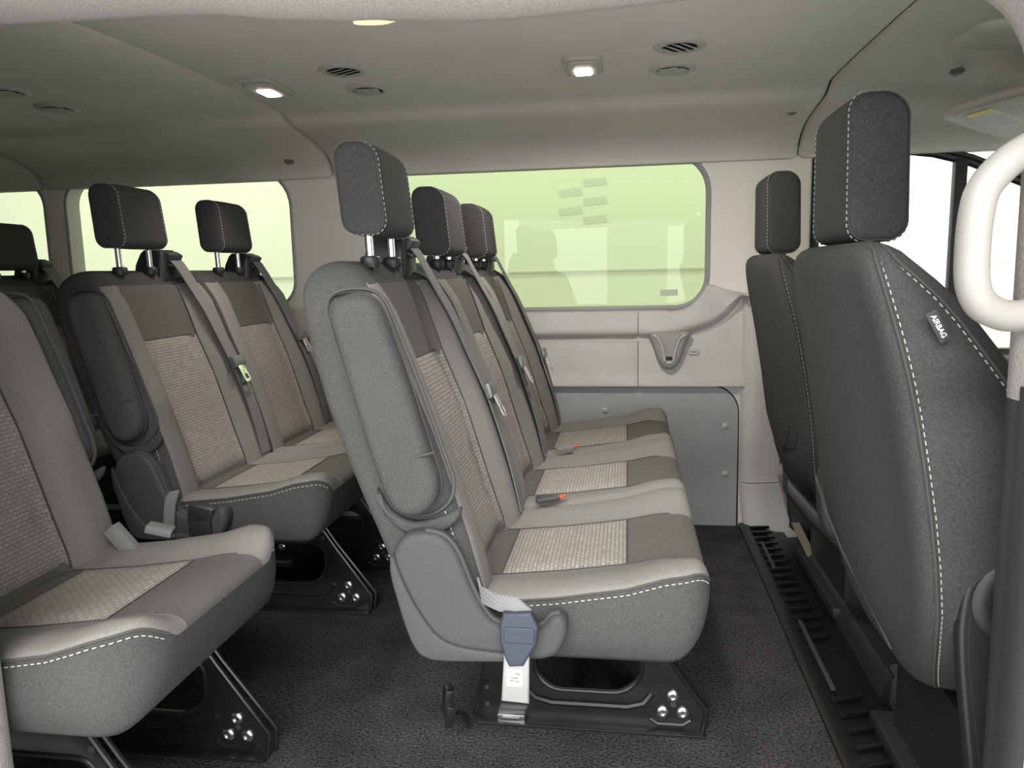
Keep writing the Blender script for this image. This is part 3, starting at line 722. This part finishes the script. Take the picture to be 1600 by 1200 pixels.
dap(MB().box((1.125, 1.6, .525), (.02, 1.56, .04), .006, (0, -.3, 0)).build('dash_band', SILVER, da))
dap(MB().lathe((1.118, 2.30, .56), (-1, 0, .3), [(.046, 0), (.046, .012), (.038, .016), (.034, .006)], 24).build('dash_vent', BLACKP, da))

# near side: aperture frame (header and B-pillar), body side, passenger door
YN = .75
def frame_path():
    pts = [(-.712, -.05), (-.712, .50), (-.72, .80), (-.76, 1.0)]
    pts += [(-.76 + .05*(1 - math.cos(a)), 1.075 + .05*math.sin(a)) for a in [k*PI/16 for k in range(1, 9)]]
    pts += [(-.50, 1.121), (-.43, 1.117), (-.37, 1.108), (-.30, 1.102), (-.24, 1.099), (-.16, 1.093), (-.11, 1.092), (0, 1.096), (.10, 1.100), (.20, 1.101)]
    pts += [(.272 + .100*math.sin(a), .999 + .100*math.cos(a)) for a in [k*PI/16 for k in range(1, 9)]]
    pts += [(.372, .90), (.373, .705), (.374, .60), (.376, .30), (.377, -.05)]
    return pts
fp = frame_path(); fr_r = []; seal_r = []
for i, (x, z) in enumerate(fp):
    a = fp[max(0, i-1)]; b = fp[min(len(fp)-1, i+1)]; t = Vector((b[0]-a[0], b[1]-a[1])).normalized(); nx, nz = -t.y, t.x   # outward (away from the opening)
    ys_ = -.095*(1 - sstep(.70, 1.05, z)) if x < -.6 else 0
    wf = lerp(1, .30, max(1 - sstep(-.58, -.42, x) if z > .9 else 0, sstep(.22, .30, x)*sstep(.9, .97, z)))
    def q(o, y):
        o *= wf if y < .80 else 1
        return (x + nx*o, y + ys_, z + nz*o)
    fr_r.append([q(.060, .84), q(.010, .835), q(.001, .82), q(0, .805), q(.003, .785), q(.010, .765), q(.020, .748), q(.036, .738), q(.055, .738), q(.060, .80)])
    seal_r.append([q(.030, .744), q(.031, .724), q(.042, .716), q(.056, .720), q(.085, .73), q(.085, .76), q(.05, .76)])
fm = MB().loft(fr_r, matfn=lambda i, j: 1 if fp[i][0] > .3 and fp[i][1] < .72 else 0).build('trim_6', [HEADER, MIDP], None, 50); struct(fm)
MB().loft(seal_r).build('door_seal', SEAL, fm, 50)
tag(MB().loft([[(x, .822 + dy, z + dz) for dy, dz in ((-.008, .0), (0, -.003), (.008, .0), (.0, .008))] for x, z in ((-.284, 1.1035), (-.278, 1.1022), (-.266, 1.1012), (-.254, 1.1008), (-.247, 1.1015), (-.241, 1.103))]).build('amber_glint', AMBER, None, 60), 'thin glowing amber strip standing for a lamp glint on the underside of the door header', 'lamp')  # yellow glint on the header, modelled as a glowing strip
# B-pillar plastic facing and a pale tube painted as its highlight line
bp2 = MB().loft([[(x, y, z) for x, y in ((.372, .79), (.369, .765), (.373, .745), (.385, .735), (.40, .732), (.40, .79))] for z in (-.05, .3, .5, .72)]).build('trim_7', MIDP, None, 40); struct(bp2)
MB().tube([(.3775, .733, -.05), (.377, .733, .3), (.376, .733, .5), (.375, .733, .70)], .0035, 8).build('edge_highlight', GREYT, bp2)
# grab handle on the B-pillar
hp = catmull([(x - .008, y, z) for x, y, z in [(.385, .80, .944), (.372, .795, .940), (.350, .785, .926), (.331, .778, .905), (.325, .776, .880), (.324, .776, .845), (.326, .776, .818), (.336, .78, .800), (.354, .787, .790), (.372, .793, .787), (.388, .80, .788)]], 4, False)
hr = [.0155]*4 + [.0150]*(len(hp) - 8) + [.0155]*4
gh = tag(MB().tube(hp, hr, 14).build('grab_handle', HANDLE, None, 60), 'pale curved grab handle on the door pillar at the right edge', 'grab handle')
MB().lathe((.377, .797, .943), (1, .2, .1), [(.022, 0), (.024, .006), (.024, .03)], 18).lathe((.377, .797, .787), (1, .2, 0), [(.022, 0), (.024, .006), (.024, .03)], 18).build('end_cap', HANDLE, gh)
# body side behind the door opening and passenger door ahead of it
struct(plate('wall_right', [(-3.2, -.05), (-.72, -.05), (-.72, 1.2), (-3.2, 1.2)], .592, .617, GREYT, None))
pd = plate('door_2', [[(.44, -.1), (.44, 1.25), (1.0, 1.25), (1.75, .62), (2.1, .6), (2.1, -.1)], [(.56, .62), (.56, 1.12), (.95, 1.12), (1.60, .62)]], .72, .78, MIDP, None); struct(pd)
plate('door_pane', [(.55, .61), (.55, 1.13), (.96, 1.13), (1.62, .61)], .745, .749, GLASSG2, pd)
MB().lathe((.62, .781, .30), (0, 1, 0), [(.085, 0), (.085, .01), (.075, .014), (.065, .008)], 32).build('speaker_grille', BLACKP, pd)
struct(plate('wall_rear', [(.70, -.1), (2.6, -.1), (2.6, 1.3), (.70, 1.3)], -3.24, -3.20, GREYT, None, basis='yz'))
struct(MB().box((-.6, 1.63, 1.345), (5.4, 2.1, .03)).build('roof', SHIELD, None, 0))
struct(MB().box((-.6, .78, 1.25), (5.4, .08, .20)).build('roof_rail', SHIELD, None, 0))
struct(MB().box((-.6, 2.60, 1.26), (5.4, .05, .18)).build('roof_rail', SHIELD, None, 0))
struct(plate('body_side', [(-3.2, -.1), (.60, -.1), (.60, .69), (-3.2, .69)], 2.57, 2.60, SHIELD, None))
struct(plate('body_side', [(.40, .60), (.60, .60), (.60, 1.25), (.40, 1.25)], 2.588, 2.61, SHIELD, None))

# headliner in four panels with rolled edges at the joints
HP = [(.822, 1.132), (.845, 1.147), (.93, 1.195), (1.05, 1.243), (1.25, 1.276), (1.5, 1.288), (1.8, 1.291), (2.03, 1.290), (2.10, 1.288), (2.13, 1.282), (2.16, 1.266), (2.19, 1.259), (2.30, 1.246), (2.39, 1.228), (2.435, 1.210), (2.462, 1.191), (2.476, 1.174), (2.480, 1.166), (2.480, 1.160), (2.490, 1.156), (2.55, 1.160)]
HPc = catmull(HP, 3, False)
def headliner(x0, x1, name, drop=0.0, fwd=0.0):
    xs = [(x0, .016), (x0 + .004, .008), (x0 + .010, .003), (x0 + .02, 0)] + [(lerp(x0 + .02, x1 - .02, k/8), 0) for k in range(1, 8)] + [(x1 - .02, 0), (x1 - .010, .003), (x1 - .004, .008), (x1, .016)]
    P = []
    for x, up_ in xs:
        dz = -drop; t = clamp((x - .55)/1.1)*fwd
        P.append([(x, y + (up_*.7 if y > 2.3 else 0), z + up_ + dz*sstep(.85, 1.2, y)*(1 - sstep(2.1, 2.45, y)) - t*t*.16*sstep(.9, 1.2, y)*(1 - sstep(2.2, 2.5, y))) for y, z in HPc])
    return struct(MB().loft(P, closed=False, caps=False).build(name, HLINER, None, 60))
h1 = headliner(.510, 2.2, 'ceiling', .004, 1.0); h2 = headliner(-.958, .507, 'ceiling'); h3 = headliner(-2.02, -.961, 'ceiling', -.005); h4 = headliner(-3.2, -2.023, 'ceiling', .004)
# shallow moulded bulge on the front panel
MB().loft([[(x, y, z) for x, y in catmull([(.665 + k, 1.80 - k), (.655 + k, 1.70), (.67 + k, 1.63 + k), (.85, 1.60 + k), (1.05, 1.62 + k), (1.05, 1.80 - k), (.85, 1.83 - k)], 4)] for k, z in ((0, 1.29), (.006, 1.276), (.016, 1.270), (.05, 1.270))]).build('moulded_bulge', HLINER, h1, 60)
ZC = 1.2905
def vent(x, y, ang, label, slats=4, opened=True, dz=0):
    o = empty('air_vent', (x, y, ZC - dz), label, 'air vent', 'round roof air vents')
    MB().lathe((0, 0, .006), (0, 0, -1), [(.052, 0), (.055, .003), (.054, .008), (.044, .0125), (.037, .011), (.035, .004)], 36).build('vent_ring', VENTP, o, 60)
    MB().lathe((0, 0, -.001), (0, 0, -1), [(.036, 0), (.036, .0015)], 28).build('vent_throat', DARKHOLE, o)
    for k in range(slats):
        t = (k - (slats-1)/2) * (.064/slats); ln = 2*math.sqrt(max(.0001, .0335**2 - t*t))
        b = MB().box((0, 0, 0), (ln, .064/slats*(.90 if opened else 1.03), .0016), .0004, (.35 if opened else .06, 0, 0)).build('slat', VENTP, o)
        b.rotation_euler = (0, 0, ang); b.location = (-math.sin(ang)*t, math.cos(ang)*t, -.0065)
    return o
K = .4505/.325      # directions to the vents met at headliner height
vent(.0767*1.386, 1.224*1.386, .95, 'open roof vent with black slots, right of the square lamp and nearer the camera')
vent(.0745*1.386, 1.358*1.386, -.45, 'nearly closed roof vent right of the square lamp, nearer the window', 5, False)
vent(-.450*1.386, 1.240*1.386, -.5, 'slatted roof vent right of the slanted lamp, nearer the camera')
vent(-.455*1.386, 1.374*1.386, .1, 'closed roof vent with dark crescent gap, right of the slanted lamp, nearer the window', 2, False)
vent(-1.100*1.36, 1.415*1.36, .2, 'dim roof vent at far left of the roof, wholly in view', 3, False, -.004)
vent(-1.088*1.36, 1.275*1.36, .3, 'roof vent cut off by the left edge of the photo', 3, False, -.004)
def dome(x, y, sx, sy, ang, label, px, py):
    o = empty('roof_lamp', (x, y, ZC), label, 'lamp', 'roof lamps'); o.rotation_euler = (0, 0, ang)
    plate('lamp_housing', rrect(-sx, sx, -sy, sy, min(sx, sy)*.5, 6), -.008, .004, VENTP, o, .005, 3, basis='xy')
    plate('lamp_bezel', rrect(-sx*.78, sx*.78, -sy*.80, sy*.80, min(sx, sy)*.35, 6), -.012, -.004, VENTP, o, .003, 3, basis='xy')
    plate('lamp_lens', rrect(px - sx*.42, px + sx*.42, py - sy*.36, py + sy*.36, .005, 4), -.0150, -.009, LAMP, o, .002, 2, basis='xy')
    return o
dome(-.097, 1.80, .043, .075, 0, 'square lit roof lamp in the middle of the headliner', 0, .012)
dome(-.857, 1.826, .043, .085, 0, 'slanted lit roof lamp beside the headliner seam on the left', 0, .01)
for x, y, z, lab in ((.745, 1.97, 1.266, 'small dark round clip on the front headliner near the sun visor'), (.445, 2.275, 1.252, 'small dark round clip on the headliner behind the front seam'), (-1.085, 2.44, 1.205, 'small dark round clip in the left headliner edge beside the seam')):
    tag(MB().lathe((x, y, z + .004), (0, -.25, -1), [(.016, 0), (.016, .004), (.011, .008), (.004, .009)], 18).build('headliner_clip', VENTD, None), lab, 'clip', 'headliner clips')
# sun visor over the driver
V = [(.690, 1.835), (.735, 1.95), (.93, 2.19), (1.02, 2.27), (1.12, 2.20), (1.12, 1.62), (1.02, 1.50), (.80, 1.56)]
VM = lambda z: None
vo = empty('sun_visor', (.9, 1.9, 1.16), 'grey folded sun visor with yellow-topped warning label, above the driver window', 'sun visor')
def vz(x, y): return 1.158 + .10*(x - .69)*0 
vb = plate('visor_board', catmull(V, 4), 1.150, 1.172, VENTP, vo, .009, 3, basis='xy'); vb.location = -Vector(vo.location)
LBL = [(.718, 1.842), (.738, 1.775), (.905, 1.965), (.880, 2.055)]
l1 = plate('warning_label', LBL, 1.1485, 1.1505, LABEL, vo, basis='xy'); l1.location = -Vector(vo.location)
def lb_pt(u, v): 
    a = Vector(LBL[0]).lerp(Vector(LBL[3]), u); b = Vector(LBL[1]).lerp(Vector(LBL[2]), u); return a.lerp(b, v)
def lb_quad(u0, u1, v0, v1): return [tuple(lb_pt(u, v)) for u, v in ((u0, v0), (u1, v0), (u1, v1), (u0, v1))]
plate('yellow_band', lb_quad(0, .14, 0, 1), 1.1478, 1.1488, YELLOW, l1, basis='xy')
for k in range(5): plate('print_line', lb_quad(.22, .9, .12 + .16*k, .19 + .16*k), 1.1480, 1.1487, pbr('grey_print', (.5, .5, .52), .7), l1, basis='xy')
plate('yellow_tag', [(.72, 1.60), (.745, 1.57), (.79, 1.62), (.765, 1.65)], 1.1485, 1.1505, YELLOW, vo, basis='xy').location = -Vector(vo.location)

# floor console and strap between the front seats
fc = empty('floor_console', (.56, 1.73, 0), 'low black floor tray with rounded end between the two front seats', 'floor console')
MB().loft([[(x, y, z) for x, z in ((-.07, -.03), (-.06, .02), (-.045, .035), (.10, .035), (.115, .02), (.12, -.03))] for y in (-.23, -.21, .45)]).build('tray', BLACKP, fc, 40)
MB().loft([[(x, y, z) for x, z in ((-.05, -.02), (-.045, .03), (-.03, .042), (.03, .042), (.045, .03), (.05, -.02))] for y in (-.262, -.25, -.19)]).build('end_lip', SHIELD, fc, 50)
tag(MB().ribbon([(.47, 2.40, .20), (.485, 2.30, .10), (.515, 2.15, .02), (.525, 2.05, -.02)], (1, .2, .3), .022, .003).build('floor_strap', pbr('olive_webbing', (.15, .14, .10), .8), None), 'narrow olive strap running down to the floor beside the driver seat', 'strap')

# ------------------------------------------------------------------ showroom outside
struct(MB().box((0, 0, -.52), (16, 16, .04)).build('floor_showroom', CONC, None, 0))
sw = struct(MB().box((0, 5.2, 2.0), (16, .1, 5.2)).build('wall_showroom', WALLW, None, 0))
MB().box((0, 5.145, .83), (16, .012, .012)).build('wall_joint', WLINE, sw)
pz = MB()
def wavy(xa, xb, z0, z1, ph):
    L_, R_ = [], []
    for k in range(13):
        z = lerp(z0, z1, k/12); L_.append((xa + .02*math.sin(k*.8 + ph), z)); R_.append((xb + .022*math.sin(k*.75 + ph + 1), z))
    return L_ + R_[::-1]
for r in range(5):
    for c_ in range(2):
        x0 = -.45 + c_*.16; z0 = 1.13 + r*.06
        if (r + c_) % 2: plate('check', [(x0 + .012, z0), (x0 + .165, z0 + .012), (x0 + .15, z0 + .06), (x0, z0 + .046)], 5.148, 5.1495, CHECKREFL, sw)  # checkered reflection of the glass, put on the wall as grey marks

# ------------------------------------------------------------------ light: showroom daylight and bays through the open door, plus added lamps
wd = bpy.data.worlds.new('world'); S.world = wd; wd.use_nodes = True
wd.node_tree.nodes['Background'].inputs[0].default_value = (.97, .98, 1.0, 1); wd.node_tree.nodes['Background'].inputs[1].default_value = 1.15
def area(name, loc, tgt, sx, sy, power, col=(1, 1, 1)):
    l = bpy.data.lights.new(name, 'AREA'); l.shape = 'RECTANGLE'; l.size = sx; l.size_y = sy; l.energy = power; l.color = col
    o = bpy.data.objects.new(name, l); COL.objects.link(o); o.location = loc
    o.rotation_euler = (Vector(tgt) - Vector(loc)).to_track_quat('-Z', 'Y').to_euler(); return o
LR = 2.75                                 # radiance-like strength shared by the bright showroom bays behind the camera and an added one
for (xa, xb, za, zb) in ((-1.05, -.28, .1, 1.42), (-1.05, -.28, 1.52, 3.2), (.56, 2.0, .1, 1.42), (.56, 2.0, 1.52, 3.2), (2.3, 5.0, .1, 3.2), (-6.0, -1.5, .1, 3.2)):  # last, wide left bay is added to brighten the far wall
    area('bay_and_fill_lamp', ((xa + xb)/2, -6, (za + zb)/2), ((xa + xb)/2 - .6, 0, (za + zb)/2), xb - xa, zb - za, LR*PI*(xb - xa)*(zb - za), (1, .99, .97))
area('added_bounce_lamp', (0, -3.0, 3.6), (0, -2.2, 0), 4, 1.5, 420, (1, .99, .97))  # added lamp, bounces light off the floor up to the headliner
area('added_wall_light', (0, 4.2, 3.6), (0, 5.2, .8), 8, .5, 150, (1, 1, .98))  # added lamp that brightens the wall outside the windows
for x, y in ((-.097, 1.81), (-.857, 1.835)):
    l = bpy.data.lights.new('roof_lamp_light', 'AREA'); l.shape = 'DISK'; l.size = .05; l.energy = 3.6 if x > -.5 else .9; l.color = (1, .94, .86); l.spread = math.radians(180 if x > -.5 else 100)
    o = bpy.data.objects.new('roof_lamp_light', l); COL.objects.link(o); o.location = (x, y, 1.268)

vs = S.view_settings; vs.view_transform = 'Standard'; vs.look = 'None'; vs.gamma = 1; vs.exposure = 0.6
vs.use_curve_mapping = False
